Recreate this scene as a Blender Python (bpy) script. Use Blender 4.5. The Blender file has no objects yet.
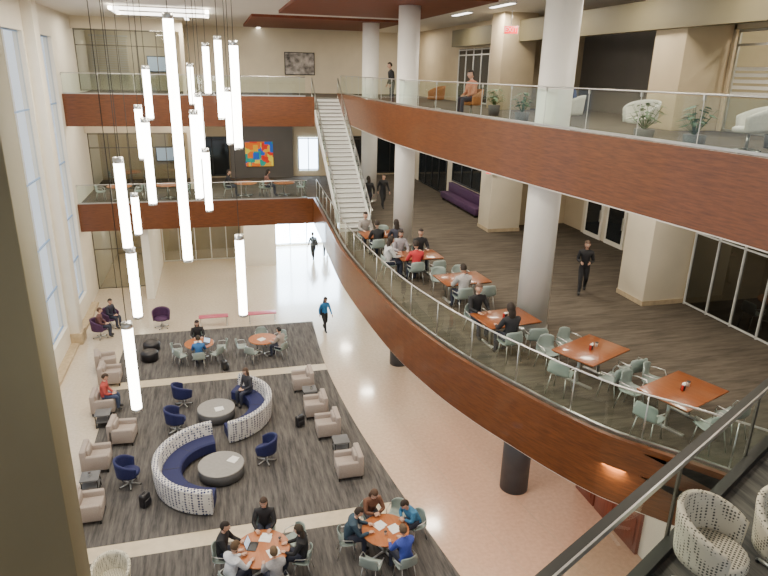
import bpy, bmesh, math, random
from mathutils import Vector, Matrix, Quaternion
random.seed(7)
S=bpy.context.scene
COL=S.collection
pi=math.pi
Z2=5.3; Z3=10.6; ZC=14.4

# ------------------------------------------------------------------ materials
MATS={}
def base(name):
    m=bpy.data.materials.new(name); m.use_nodes=True
    nt=m.node_tree; b=nt.nodes['Principled BSDF']
    MATS[name]=m
    return m,nt,b
def mat(name,c,rough=.5,metal=0,var=0.0,scale=8,emit=0,coat=0,stretch=(1,1,1),bump=0):
    m,nt,b=base(name)
    b.inputs['Base Color'].default_value=(*c,1); b.inputs['Roughness'].default_value=rough
    b.inputs['Metallic'].default_value=metal
    if coat: b.inputs['Coat Weight'].default_value=coat; b.inputs['Coat Roughness'].default_value=.08
    if emit: b.inputs['Emission Color'].default_value=(*c,1); b.inputs['Emission Strength'].default_value=emit
    if var or bump:
        tc=nt.nodes.new('ShaderNodeTexCoord'); mp=nt.nodes.new('ShaderNodeMapping'); mp.inputs['Scale'].default_value=stretch
        n=nt.nodes.new('ShaderNodeTexNoise'); n.inputs['Scale'].default_value=scale; n.inputs['Detail'].default_value=5
        nt.links.new(tc.outputs['Object'],mp.inputs['Vector']); nt.links.new(mp.outputs[0],n.inputs['Vector'])
        if var:
            r=nt.nodes.new('ShaderNodeValToRGB')
            r.color_ramp.elements[0].position=.3; r.color_ramp.elements[1].position=.7
            r.color_ramp.elements[0].color=(*[max(0,k*(1-var)) for k in c],1); r.color_ramp.elements[1].color=(*[min(1,k*(1+var)) for k in c],1)
            nt.links.new(n.outputs['Fac'],r.inputs['Fac']); nt.links.new(r.outputs['Color'],b.inputs['Base Color'])
        if bump:
            bp=nt.nodes.new('ShaderNodeBump'); bp.inputs['Strength'].default_value=bump
            nt.links.new(n.outputs['Fac'],bp.inputs['Height']); nt.links.new(bp.outputs[0],b.inputs['Normal'])
    return m
def glass(name,tint=(.93,1,.97),lo=.05,hi=.6):
    m=bpy.data.materials.new(name); m.use_nodes=True; nt=m.node_tree; nt.nodes.clear()
    o=nt.nodes.new('ShaderNodeOutputMaterial'); mx=nt.nodes.new('ShaderNodeMixShader')
    t=nt.nodes.new('ShaderNodeBsdfTransparent'); t.inputs[0].default_value=(*tint,1)
    g=nt.nodes.new('ShaderNodeBsdfGlossy'); g.inputs['Roughness'].default_value=.02
    f=nt.nodes.new('ShaderNodeLayerWeight'); f.inputs[0].default_value=.5
    p=nt.nodes.new('ShaderNodeMath'); p.operation='POWER'; p.inputs[1].default_value=4
    a=nt.nodes.new('ShaderNodeMath'); a.operation='MULTIPLY_ADD'; a.inputs[1].default_value=hi; a.inputs[2].default_value=lo; a.use_clamp=True
    nt.links.new(f.outputs['Facing'],p.inputs[0]); nt.links.new(p.outputs[0],a.inputs[0]); nt.links.new(a.outputs[0],mx.inputs[0])
    nt.links.new(t.outputs[0],mx.inputs[1]); nt.links.new(g.outputs[0],mx.inputs[2]); nt.links.new(mx.outputs[0],o.inputs[0])
    MATS[name]=m; return m
def wood(name,c1,c2,rough=.35,sc=(2,2,18),coat=.2):
    m,nt,b=base(name)
    tc=nt.nodes.new('ShaderNodeTexCoord'); mp=nt.nodes.new('ShaderNodeMapping'); mp.inputs['Scale'].default_value=sc
    n=nt.nodes.new('ShaderNodeTexNoise'); n.inputs['Scale'].default_value=1.6; n.inputs['Detail'].default_value=8; n.inputs['Roughness'].default_value=.65
    r=nt.nodes.new('ShaderNodeValToRGB'); r.color_ramp.elements[0].position=.3; r.color_ramp.elements[1].position=.72
    r.color_ramp.elements[0].color=(*c1,1); r.color_ramp.elements[1].color=(*c2,1)
    L=nt.links.new
    L(tc.outputs['Object'],mp.inputs[0]); L(mp.outputs[0],n.inputs['Vector']); L(n.outputs['Fac'],r.inputs[0]); L(r.outputs[0],b.inputs['Base Color'])
    b.inputs['Roughness'].default_value=rough; b.inputs['Coat Weight'].default_value=coat
    return m

mat('white_paint',(.84,.79,.68),.6,var=.03,scale=1.5)
mat('cream_paint',(.72,.64,.49),.6,var=.03,scale=1.5)
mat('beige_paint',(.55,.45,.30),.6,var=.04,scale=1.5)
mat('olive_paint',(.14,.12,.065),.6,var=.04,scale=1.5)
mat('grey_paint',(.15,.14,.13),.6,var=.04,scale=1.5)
mat('ceiling_white',(.80,.76,.69),.7,var=.02,scale=1)
mat('column_white',(.86,.83,.78),.45,var=.02,scale=2)
mat('column_dark',(.05,.055,.065),.5,var=.1,scale=3)
mat('dark_metal',(.03,.03,.028),.4,.3,var=.05)
mat('bronze_metal',(.12,.11,.09),.4,.3,var=.05)
mat('white_metal',(.6,.6,.57),.4,.1,var=.03)
mat('steel',(.62,.62,.60),.28,.9,var=.03)
mat('tan_stone',(.46,.36,.23),.5,var=.15,scale=6)
wood('cherry_fascia',(.080,.021,.004),(.180,.056,.012),.38,(1.5,1.5,16),.2)
wood('cherry_table',(.19,.052,.012),(.30,.09,.024),.3,(12,2,2),.4)
wood('orange_table',(.36,.115,.035),(.48,.17,.06),.3,(12,2,2),.4)
wood('soffit_wood',(.14,.026,.008),(.23,.052,.016),.6,(1,10,1),0)
wood('door_wood',(.15,.025,.012),(.24,.05,.02),.4,(10,10,1))
glass('rail_glass',(.88,.98,.93),.06,.55)
glass('window_glass',(.93,.97,1),.05,.4)
glass('room_glass',(.75,.8,.78),.06,.4)
glass('tint_glass',(.45,.48,.46),.06,.4)
glass('dark_tint_glass',(.10,.11,.11),.07,.4)
mat('dark_glass',(.015,.018,.02),.06,0,var=.3,scale=.6)
mat('blue_frame',(.25,.38,.60),.5,var=.05)
mat('navy_fabric',(.012,.016,.085),.75,var=.2,scale=40,bump=.1)
mat('purple_fabric',(.06,.02,.07),.75,var=.2,scale=40)
mat('black_leather',(.015,.014,.017),.4,var=.2,scale=20)
mat('taupe_fabric',(.36,.30,.265),.85,var=.15,scale=60,bump=.1)
mat('grey_top',(.26,.25,.24),.35,var=.06,scale=10)
mat('grey_side',(.13,.13,.135),.6,var=.06,scale=10)
mat('shell_plastic',(.29,.35,.325),.4,var=.05)
mat('pink_top',(.50,.08,.14),.4,var=.05)
mat('stair_white',(.78,.77,.74),.5,var=.03)
mat('stair_tread',(.70,.70,.67),.55,var=.05)
mat('cup_white',(.85,.84,.80),.5,var=.02)
mat('paper',(.85,.85,.83),.7,var=.02)
mat('red_plastic',(.5,.03,.02),.4,var=.03)
mat('black_plastic',(.02,.02,.022),.4,var=.03)
mat('screen_glow',(.55,.68,.85),.3,emit=.8)
mat('tube_glow',(1,.96,.86),.4,emit=16)
mat('panel_glow',(1,.95,.86),.4,emit=6)
mat('exit_red',(.9,.02,.02),.4,emit=2.0)
mat('bright_window',(.66,.83,1),.3,emit=12)
mat('entrance_daylight',(.66,.83,1),.3,emit=26)
mat('plant_green',(.04,.12,.025),.6,var=.4,scale=20)
mat('orange_fabric',(.36,.14,.04),.8,var=.1,scale=30)
mat('white_fabric',(.7,.68,.62),.8,var=.06,scale=30)
mat('terrazzo_seam',(.42,.33,.24),.3,.2,var=.05)
# terrazzo: cream aggregate by the lounge, pinker aggregate under the balcony curve
m,nt,b=base('terrazzo'); L=nt.links.new
tc=nt.nodes.new('ShaderNodeTexCoord'); n=nt.nodes.new('ShaderNodeTexNoise'); n.inputs['Scale'].default_value=.25; n.inputs['Detail'].default_value=3
sx=nt.nodes.new('ShaderNodeSeparateXYZ'); L(tc.outputs['Object'],sx.inputs[0])
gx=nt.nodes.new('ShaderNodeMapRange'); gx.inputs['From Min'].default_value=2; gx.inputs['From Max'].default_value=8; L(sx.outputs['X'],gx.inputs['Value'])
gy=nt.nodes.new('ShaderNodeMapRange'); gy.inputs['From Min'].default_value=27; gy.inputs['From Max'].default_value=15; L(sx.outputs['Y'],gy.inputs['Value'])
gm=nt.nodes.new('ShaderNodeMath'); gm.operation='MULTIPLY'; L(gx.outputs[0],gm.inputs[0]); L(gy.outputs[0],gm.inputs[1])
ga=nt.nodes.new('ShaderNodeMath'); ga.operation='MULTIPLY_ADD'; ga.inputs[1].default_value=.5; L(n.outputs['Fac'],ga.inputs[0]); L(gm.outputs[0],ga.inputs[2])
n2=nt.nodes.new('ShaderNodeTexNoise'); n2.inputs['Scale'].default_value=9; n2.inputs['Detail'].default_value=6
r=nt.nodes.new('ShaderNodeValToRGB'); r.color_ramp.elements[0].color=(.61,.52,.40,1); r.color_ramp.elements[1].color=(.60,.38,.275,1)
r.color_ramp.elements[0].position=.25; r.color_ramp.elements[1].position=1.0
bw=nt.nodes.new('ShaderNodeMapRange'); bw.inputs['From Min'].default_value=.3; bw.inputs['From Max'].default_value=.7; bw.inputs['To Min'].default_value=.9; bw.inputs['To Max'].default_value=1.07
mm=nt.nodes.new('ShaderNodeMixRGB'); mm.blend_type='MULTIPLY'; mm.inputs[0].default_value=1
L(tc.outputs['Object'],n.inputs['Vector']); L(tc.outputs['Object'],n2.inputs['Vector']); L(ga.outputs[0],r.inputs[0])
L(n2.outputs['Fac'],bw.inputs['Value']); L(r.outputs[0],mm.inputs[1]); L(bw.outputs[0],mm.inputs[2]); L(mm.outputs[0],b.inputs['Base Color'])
b.inputs['Roughness'].default_value=.2; b.inputs['Coat Weight'].default_value=.8; b.inputs['Coat Roughness'].default_value=.1
mat('cream_stone',(.58,.49,.35),.3,var=.08,scale=5)
def streak(name,c1,c2,sc):
    m,nt,b=base(name); L=nt.links.new
    tc=nt.nodes.new('ShaderNodeTexCoord'); mp=nt.nodes.new('ShaderNodeMapping'); mp.inputs['Scale'].default_value=sc
    n=nt.nodes.new('ShaderNodeTexNoise'); n.inputs['Scale'].default_value=1; n.inputs['Detail'].default_value=4; n.inputs['Roughness'].default_value=.7
    r=nt.nodes.new('ShaderNodeValToRGB'); r.color_ramp.elements[0].color=(*c1,1); r.color_ramp.elements[1].color=(*c2,1)
    r.color_ramp.elements[0].position=.35; r.color_ramp.elements[1].position=.65
    L(tc.outputs['Object'],mp.inputs[0]); L(mp.outputs[0],n.inputs['Vector']); L(n.outputs['Fac'],r.inputs[0]); L(r.outputs[0],b.inputs['Base Color'])
    b.inputs['Roughness'].default_value=.95
streak('carpet_grey',(.044,.041,.042),(.138,.126,.115),(9,.8,1))
streak('carpet_brown',(.050,.039,.028),(.112,.090,.066),(.9,7,1))
m,nt,b=base('dotted_fabric'); L=nt.links.new
tc=nt.nodes.new('ShaderNodeTexCoord'); v=nt.nodes.new('ShaderNodeTexVoronoi'); v.inputs['Scale'].default_value=11; v.inputs['Randomness'].default_value=.15
r=nt.nodes.new('ShaderNodeValToRGB'); r.color_ramp.interpolation='CONSTANT'; r.color_ramp.elements[0].color=(.03,.04,.12,1); r.color_ramp.elements[1].color=(.68,.66,.64,1); r.color_ramp.elements[1].position=.36
L(tc.outputs['Object'],v.inputs['Vector']); L(v.outputs['Distance'],r.inputs[0]); L(r.outputs[0],b.inputs['Base Color']); b.inputs['Roughness'].default_value=.85
m,nt,b=base('lattice_fabric'); L=nt.links.new
tc=nt.nodes.new('ShaderNodeTexCoord'); v=nt.nodes.new('ShaderNodeTexVoronoi'); v.inputs['Scale'].default_value=32; v.inputs['Randomness'].default_value=.1
r=nt.nodes.new('ShaderNodeValToRGB'); r.color_ramp.interpolation='CONSTANT'; r.color_ramp.elements[0].color=(.09,.085,.07,1); r.color_ramp.elements[1].color=(.66,.62,.50,1); r.color_ramp.elements[1].position=.33
L(tc.outputs['Object'],v.inputs['Vector']); L(v.outputs['Distance'],r.inputs[0]); L(r.outputs[0],b.inputs['Base Color']); b.inputs['Roughness'].default_value=.85
m,nt,b=base('mosaic_art'); L=nt.links.new
tc=nt.nodes.new('ShaderNodeTexCoord'); v=nt.nodes.new('ShaderNodeTexVoronoi'); v.inputs['Scale'].default_value=2.6; v.distance='CHEBYCHEV'
hs=nt.nodes.new('ShaderNodeSeparateColor'); r=nt.nodes.new('ShaderNodeValToRGB'); r.color_ramp.interpolation='CONSTANT'
cs=[(.75,.03,.01),(.9,.45,.02),(.01,.12,.6),(.85,.18,.01),(.01,.35,.28),(.9,.7,.05)]
r.color_ramp.elements[0].color=(*cs[0],1); r.color_ramp.elements[1].color=(*cs[1],1); r.color_ramp.elements[1].position=.18
for i,c in enumerate(cs[2:]):
    e=r.color_ramp.elements.new(.35+.16*i); e.color=(*c,1)
L(tc.outputs['Object'],v.inputs['Vector']); L(v.outputs['Color'],hs.inputs[0]); L(hs.outputs[0],r.inputs[0]); L(r.outputs[0],b.inputs['Base Color']); L(r.outputs[0],b.inputs['Emission Color']); b.inputs['Emission Strength'].default_value=.3
mat('photo_art',(.35,.32,.30),.5,var=.8,scale=3)

# ------------------------------------------------------------------ mesh builder
class MB:
    def __init__(s): s.v=[];s.f=[];s.m=[];s.s=[];s.mats=[]
    def mi(s,n):
        if n not in s.mats: s.mats.append(n)
        return s.mats.index(n)
    def add(s,vs,fs,m,smooth=False,M=None):
        o=len(s.v); k=s.mi(m) if isinstance(m,str) else None
        for p in vs:
            p=Vector(p)
            s.v.append(M@p if M else p)
        for i,f in enumerate(fs):
            s.f.append([o+j for j in f]); s.m.append(k if k is not None else s.mi(m[i])); s.s.append(smooth)
    def box(s,x0,x1,y0,y1,z0,z1,m,bev=0,M=None,seg=2):
        vs=[(x,y,z) for z in(z0,z1) for y in(y0,y1) for x in(x0,x1)]
        fs=[(0,2,3,1),(4,5,7,6),(0,1,5,4),(2,6,7,3),(0,4,6,2),(1,3,7,5)]
        if bev:
            bm=bmesh.new(); V=[bm.verts.new(p) for p in vs]
            for f in fs: bm.faces.new([V[i] for i in f])
            bmesh.ops.bevel(bm,geom=bm.edges[:],offset=bev,segments=seg,affect='EDGES',profile=.5)
            bm.verts.index_update()
            vs=[q.co.copy() for q in bm.verts]; fs=[[q.index for q in f.verts] for f in bm.faces]; bm.free()
        s.add(vs,fs,m,bool(bev),M)
    def tube(s,pts,rad,m,n=8,M=None,cap=True):
        pts=[Vector(p) for p in pts]
        if not isinstance(rad,(list,tuple)): rad=[rad]*len(pts)
        vs=[];fs=[];up=None
        for i,p in enumerate(pts):
            d=(pts[min(i+1,len(pts)-1)]-pts[max(i-1,0)]).normalized()
            if up is None:
                up=d.orthogonal().normalized()
            else:
                up=(up-d*up.dot(d)); up=up.normalized() if up.length>1e-5 else d.orthogonal().normalized()
            q=d.cross(up)
            for k in range(n):
                a=2*pi*k/n; vs.append(p+(up*math.cos(a)+q*math.sin(a))*rad[i])
        for i in range(len(pts)-1):
            for k in range(n):
                a=i*n+k;b2=i*n+(k+1)%n; fs.append((a,b2,b2+n,a+n))
        if cap: fs.append(tuple(range(n))[::-1]); fs.append(tuple((len(pts)-1)*n+k for k in range(n)))
        s.add(vs,fs,m,True,M)
    def lathe(s,prof,m,n=24,M=None,smooth=True):
        vs=[];fs=[]
        for (r,z) in prof:
            for k in range(n):
                a=2*pi*k/n; vs.append((r*math.cos(a),r*math.sin(a),z))
        for i in range(len(prof)-1):
            for k in range(n):
                a=i*n+k;b2=i*n+(k+1)%n; fs.append((a,b2,b2+n,a+n))
        fs.append(tuple(range(n))[::-1]); fs.append(tuple((len(prof)-1)*n+k for k in range(n)))
        s.add(vs,fs,m,smooth,M)
    def ball(s,c,sc,m,n=12,k=8,M=None,fn=None,keep=None):
        vs=[];fs=[]
        for i in range(k+1):
            t=pi*i/k
            for j in range(n):
                a=2*pi*j/n; d=Vector((math.sin(t)*math.cos(a),math.sin(t)*math.sin(a),math.cos(t)))
                p=Vector((d.x*sc[0],d.y*sc[1],d.z*sc[2]))
                if fn: p=fn(d,p)
                vs.append(p+Vector(c))
        for i in range(k):
            for j in range(n):
                t=pi*(i+.5)/k;a=2*pi*(j+.5)/n; d=Vector((math.sin(t)*math.cos(a),math.sin(t)*math.sin(a),math.cos(t)))
                if keep and not keep(d): continue
                fs.append((i*n+j,(i+1)*n+j,(i+1)*n+(j+1)%n,i*n+(j+1)%n))
        s.add(vs,fs,m,True,M)
    def sheet(s,fn,nu,nv,th,m,M=None):
        P=[[Vector(fn(i/nu,j/nv)) for j in range(nv+1)] for i in range(nu+1)]
        vs=[];fs=[]
        N=[[None]*(nv+1) for _ in range(nu+1)]
        for i in range(nu+1):
            for j in range(nv+1):
                du=P[min(i+1,nu)][j]-P[max(i-1,0)][j]; dv=P[i][min(j+1,nv)]-P[i][max(j-1,0)]
                nn=du.cross(dv); N[i][j]=nn.normalized() if nn.length>1e-9 else Vector((0,0,1))
        for i in range(nu+1):
            for j in range(nv+1): vs.append(P[i][j]+N[i][j]*th/2)
        o=len(vs)
        for i in range(nu+1):
            for j in range(nv+1): vs.append(P[i][j]-N[i][j]*th/2)
        ix=lambda i,j:i*(nv+1)+j
        for i in range(nu):
            for j in range(nv):
                a,b2,c,d=ix(i,j),ix(i+1,j),ix(i+1,j+1),ix(i,j+1)
                fs.append((a,b2,c,d)); fs.append((o+a,o+d,o+c,o+b2))
        for i in range(nu):
            fs.append((ix(i,0),o+ix(i,0),o+ix(i+1,0),ix(i+1,0))); fs.append((ix(i,nv),ix(i+1,nv),o+ix(i+1,nv),o+ix(i,nv)))
        for j in range(nv):
            fs.append((ix(0,j),ix(0,j+1),o+ix(0,j+1),o+ix(0,j))); fs.append((ix(nu,j),o+ix(nu,j),o+ix(nu,j+1),ix(nu,j+1)))
        s.add(vs,fs,m,True,M)
    def arc(s,prof,a0,a1,n,m,M=None):
        vs=[];fs=[];k=len(prof)
        for i in range(n+1):
            a=a0+(a1-a0)*i/n
            for (r,z) in prof: vs.append((r*math.cos(a),r*math.sin(a),z))
        for i in range(n):
            for j in range(k):
                fs.append((i*k+j,(i+1)*k+j,(i+1)*k+(j+1)%k,i*k+(j+1)%k))
        fs.append(tuple(range(k))); fs.append(tuple(n*k+j for j in range(k))[::-1])
        s.add(vs,fs,m,False,M)
    def mesh(s,name):
        me=bpy.data.meshes.new(name); me.from_pydata([tuple(p) for p in s.v],[],s.f)
        for n in s.mats: me.materials.append(MATS[n])
        me.polygons.foreach_set('material_index',s.m); me.polygons.foreach_set('use_smooth',s.s)
        bm=bmesh.new(); bm.from_mesh(me); bmesh.ops.recalc_face_normals(bm,faces=bm.faces[:]); bm.to_mesh(me); bm.free()
        me.update(); return me
def put(name,me,loc=(0,0,0),yaw=0,parent=None,scale=1):
    o=bpy.data.objects.new(name,me.mesh(name) if isinstance(me,MB) else me)
    o.location=loc; o.rotation_euler=(0,0,yaw); o.scale=(scale,)*3; COL.objects.link(o)
    if parent: o.parent=parent
    return o
def catmull(P,n=6):
    P=[Vector((*p,0)) for p in P]; out=[]
    for i in range(len(P)-1):
        p0=P[max(i-1,0)];p1=P[i];p2=P[i+1];p3=P[min(i+2,len(P)-1)]
        for k in range(n):
            t=k/n
            out.append(.5*((2*p1)+(p2-p0)*t+(2*p0-5*p1+4*p2-p3)*t*t+(3*p1-p0-3*p2+p3)*t**3))
    out.append(P[-1]); return [(p.x,p.y) for p in out]
def offset(P,d):
    out=[]
    for i,p in enumerate(P):
        a=Vector(P[max(i-1,0)]);b2=Vector(P[min(i+1,len(P)-1)]); t=(b2-a).normalized(); nrm=Vector((-t.y,t.x))
        out.append((p[0]+nrm.x*d,p[1]+nrm.y*d))
    return out
def ribbon(mb,P,d0,d1,z0,z1,m):
    A=offset(P,d0);B=offset(P,d1);vs=[];fs=[]
    for a,b2 in zip(A,B): vs+=[(*a,z0),(*b2,z0),(*b2,z1),(*a,z1)]
    for i in range(len(P)-1):
        o=i*4
        for k in range(4): fs.append((o+k,o+(k+1)%4,o+4+(k+1)%4,o+4+k))
    fs.append((0,1,2,3)); o=(len(P)-1)*4; fs.append((o+3,o+2,o+1,o))
    mb.add(vs,fs,m,False)
def pane(mb,P,d,z0,z1,m):
    A=offset(P,d);vs=[]
    for a in A: vs+=[(*a,z0),(*a,z1)]
    mb.add(vs,[(2*i,2*i+2,2*i+3,2*i+1) for i in range(len(P)-1)],m,True)
def slab(mb,poly,z0,z1,top,bot,side):
    n=len(poly); bm=bmesh.new(); V=[bm.verts.new((*p,0)) for p in poly]; bm.faces.new(V)
    bmesh.ops.triangulate(bm,faces=bm.faces[:]); bm.verts.index_update(); T=[[q.index for q in f.verts] for f in bm.faces]
    vs=[q.co.copy() for q in bm.verts]; bm.free()
    mb.add([(p.x,p.y,z1) for p in vs],T,top); mb.add([(p.x,p.y,z0) for p in vs],[t[::-1] for t in T],bot)
    sv=[(*p,z0) for p in poly]+[(*p,z1) for p in poly]
    mb.add(sv,[(i,(i+1)%n,n+(i+1)%n,n+i) for i in range(n)],side)
def plen(P,step):
    out=[P[0]];acc=0
    for i in range(len(P)-1):
        a=Vector(P[i]);b2=Vector(P[i+1]);l=(b2-a).length;d=step-acc
        while d<=l: out.append(tuple(a+(b2-a)*d/l)); d+=step
        acc=(acc+l)%step
    return out

# ------------------------------------------------------------------ shell
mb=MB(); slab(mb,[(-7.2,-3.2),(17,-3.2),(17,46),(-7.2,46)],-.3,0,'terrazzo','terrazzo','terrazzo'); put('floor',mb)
cr=catmull([(4.2,29.2),(4.0,24.2),(4.2,19.9),(4.6,16.3),(5.3,11.6),(6.0,8)],5)
def cpart(y0,y1):
    pts=[p for p in cr if y0<p[1]<y1]
    def at(y):
        for a,b2 in zip(cr,cr[1:]):
            if b2[1]<=y<=a[1]: t=(a[1]-y)/(a[1]-b2[1]+1e-9); return (a[0]+(b2[0]-a[0])*t,y)
        return cr[0] if y>20 else cr[-1]
    return [(-4.55,y1)]+[(-4.55,y0)]+[at(y0)]+pts[::-1]+[at(y1)]
for (a,b2) in ((24.3,29.2),(14.75,23.7),(8,14.15)):
    mb=MB(); slab(mb,cpart(a,b2),0,.015,'carpet_grey','carpet_grey','carpet_grey'); put('carpet',mb)
mb=MB(); slab(mb,cpart(8,29.2),0,.008,'cream_stone','cream_stone','cream_stone'); put('floor_inlay',mb)
mb=MB()
for off in (1.6,3.1): ribbon(mb,cr,off,off+.012,0,.002,'terrazzo_seam')
put('floor_joint',mb)
mb=MB(); mb.box(-7.2,17,-3.2,46,ZC,ZC+.3,'ceiling_white'); put('ceiling',mb)

mb=MB()
wins=[(6.5,13.0),(15.2,21.6),(24.6,28.4),(29.6,33.2)]
ys=[-3.2]
for a,b2 in wins: ys+=[a,b2]
ys.append(46)
for i in range(0,len(ys),2): mb.box(-7.2,-6.85,ys[i],ys[i+1],0,ZC,'white_paint')
for a,b2 in wins: mb.box(-7.2,-6.85,a,b2,0,1.0,'white_paint'); mb.box(-7.2,-6.85,a,b2,13.2,ZC,'white_paint')
for y in (22.2,28.6,13.6):
    mb.box(-6.85,-6.45,y,y+1.0 if y<28 else y+.8,0,ZC,'white_paint',.01)
    mb.box(-6.85,-6.35,y-.06,y+1.06 if y<28 else y+.86,0,.55,'tan_stone',.02)
put('wall_left',mb)
for i,(a,b2) in enumerate(wins):
    mb=MB(); mb.add([(-7.03,a,1),(-7.03,b2,1),(-7.03,b2,13.2),(-7.03,a,13.2)],[(0,1,2,3)],'window_glass')
    nm=max(2,int((b2-a)/1.9)+1)
    for k in range(nm+1):
        y=a+(b2-a)*k/nm; mb.box(-7.06,-7.0,y-.03,y+.03,1.0,13.2,'white_metal')
    for z in (1.03,2.9,5.0,7.6,10.3,13.17): mb.box(-7.06,-7.0,a,b2,z-.03,z+.03,'blue_frame')
    put('window_%d'%(i+1),mb)
mb=MB(); mb.box(-6.85,-6.5,6,34,.0,.12,'tan_stone'); put('baseboard_left',mb)

mb=MB(); mb.box(-4.6,-2.02,7.0,7.6,0,ZC-.001,'olive_paint',.01); put('pier',mb)
mb=MB()
for z0,z1 in ((0,1),(4.6,5.6),(9.9,10.9),(13.8,ZC)): mb.box(-7.2,17,-3.4,-3.2,z0,z1,'white_paint')
for k in range(13): mb.box(-7.2+k*2-.1,-7.2+k*2+.1,-3.4,-3.2,0,ZC,'white_paint')
put('wall_front_open',mb)  # unseen side behind camera, left open between bars to admit sky fill

# ---- balconies
E2=catmull([(5.1,33.7),(4.8,27.4),(4.6,23.1),(4.7,19.0),(4.9,16.2),(5.3,13.9),(5.75,12.3),(6.2,11.1),(6.6,10.1),(7.05,9.2),(7.5,8.6),(8.0,8.0),(8.6,7.2),(9.2,6.2),(9.5,4.5),(9.5,-3.2)],5)
E3=catmull([(6.7,35),(6.68,30),(6.65,25),(6.85,21),(7.2,17.4),(7.65,13.7),(8.0,11.4),(8.25,9.4),(8.4,8.1),(8.5,5),(8.5,-3.2)],5)
mb=MB(); slab(mb,[(-7.2,33.9),(5.1,33.9)]+E2+[(17,-3.2),(17,46),(-7.2,46)],Z2-.5,Z2,'carpet_brown','ceiling_white','ceiling_white'); put('floor_level_two',mb)
mb=MB(); slab(mb,[(-7.2,33.9),(5.15,33.9),(5.15,35.0)]+E3+[(17,-3.2),(17,46),(-7.2,46)],Z3-.5,Z3,'carpet_brown','ceiling_white','ceiling_white'); put('floor_level_three',mb)
def balustrade(P,z,h=1.05,inset=.08,step=1.6,posts=True,rr=.022):
    mb=MB(); pane(mb,P,inset+.01,z+.02,z+h-.04,'rail_glass')
    R=offset(P,inset+.01); mb.tube([(*p,z+h) for p in R],rr,'steel',8)
    ribbon(mb,P,inset-.02,inset+.04,z,z+.05,'steel')
    for p in plen(R,step):
        if posts: mb.tube([(p[0],p[1],z),(p[0],p[1],z+h-.01)],.014,'steel',8)
        else: mb.box(p[0]-.02,p[0]+.02,p[1]-.02,p[1]+.02,z+h-.10,z+h-.0,'steel'); mb.box(p[0]-.006,p[0]+.006,p[1]-.006,p[1]+.006,z,z+h-.1,'white_metal')
    put('glass_railing',mb)
mb=MB(); ribbon(mb,E2,-.10,.0,Z2-1.28,Z2+.12,'cherry_fascia'); put('balcony_fascia',mb)
mb=MB(); ribbon(mb,E3,-.10,.0,Z3-1.15,Z3+.25,'cherry_fascia'); put('balcony_fascia',mb)
balustrade(E2,Z2+.12,1.0,step=1.5)
balustrade(E3,Z3+.25,.9,step=1.5,posts=False,rr=.018)
for z,d in ((Z2,1.4),(Z3,1.5)):
    mb=MB(); mb.box(-6.84,5.15,33.72,33.9,z-d+.1,z+.1,'cherry_fascia'); put('balcony_fascia',mb)
    balustrade([(-6.8+i*.5,33.8) for i in range(24)],z+.1,.95,.02,posts=False)
mb=MB(); ribbon(mb,E2,-.08,.02,Z2-1.31,Z2-1.28,'ceiling_white'); put('trim_1',mb)
mb=MB(); ribbon(mb,E3,-.08,.02,Z3-1.18,Z3-1.15,'ceiling_white'); put('trim_2',mb)

for (x,y,r) in ((8.23,14.6,.43),(7.15,23.7,.40),(7.9,32.8,.42)):
    mb=MB(); mb.lathe([(r,Z2),(r,ZC)],'column_white',32); mb.lathe([(r*1.0,2.0),(r,Z2)],'column_white',32); mb.lathe([(r*.98,0),(r*.98,2.6)],'column_dark',32)
    mb.lathe([(r+.03,Z2),(r+.03,Z2+.12)],'steel',32); mb.lathe([(r+.03,Z3),(r+.03,Z3+.12)],'steel',32)
    put('column',mb,(x,y,0))

# right walls
mb=MB()
mb.box(10.2,10.4,-3.2,46,0,Z2-.5,'white_paint')
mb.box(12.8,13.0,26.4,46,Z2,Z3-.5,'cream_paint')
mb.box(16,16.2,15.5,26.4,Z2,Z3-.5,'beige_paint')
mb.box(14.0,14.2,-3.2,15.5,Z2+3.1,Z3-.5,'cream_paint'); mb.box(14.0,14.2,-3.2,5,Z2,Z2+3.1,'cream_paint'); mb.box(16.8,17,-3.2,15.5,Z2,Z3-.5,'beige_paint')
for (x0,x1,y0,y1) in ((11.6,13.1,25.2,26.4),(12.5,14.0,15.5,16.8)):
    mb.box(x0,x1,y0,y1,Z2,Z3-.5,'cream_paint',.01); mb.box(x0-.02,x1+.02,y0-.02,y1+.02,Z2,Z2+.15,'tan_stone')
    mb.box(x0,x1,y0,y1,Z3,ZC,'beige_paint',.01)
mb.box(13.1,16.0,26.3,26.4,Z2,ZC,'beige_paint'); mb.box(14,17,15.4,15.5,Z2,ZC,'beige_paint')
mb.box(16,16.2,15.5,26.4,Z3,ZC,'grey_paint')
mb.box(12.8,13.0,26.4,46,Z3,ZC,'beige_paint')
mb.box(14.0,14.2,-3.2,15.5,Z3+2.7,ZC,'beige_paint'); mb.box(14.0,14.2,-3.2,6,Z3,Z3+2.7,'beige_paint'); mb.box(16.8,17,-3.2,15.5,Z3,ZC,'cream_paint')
put('wall_right',mb)
mb=MB(); mb.box(12.3,12.6,-3.2,33,13.3,14.1,'olive_paint'); put('trim_3',mb)
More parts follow.
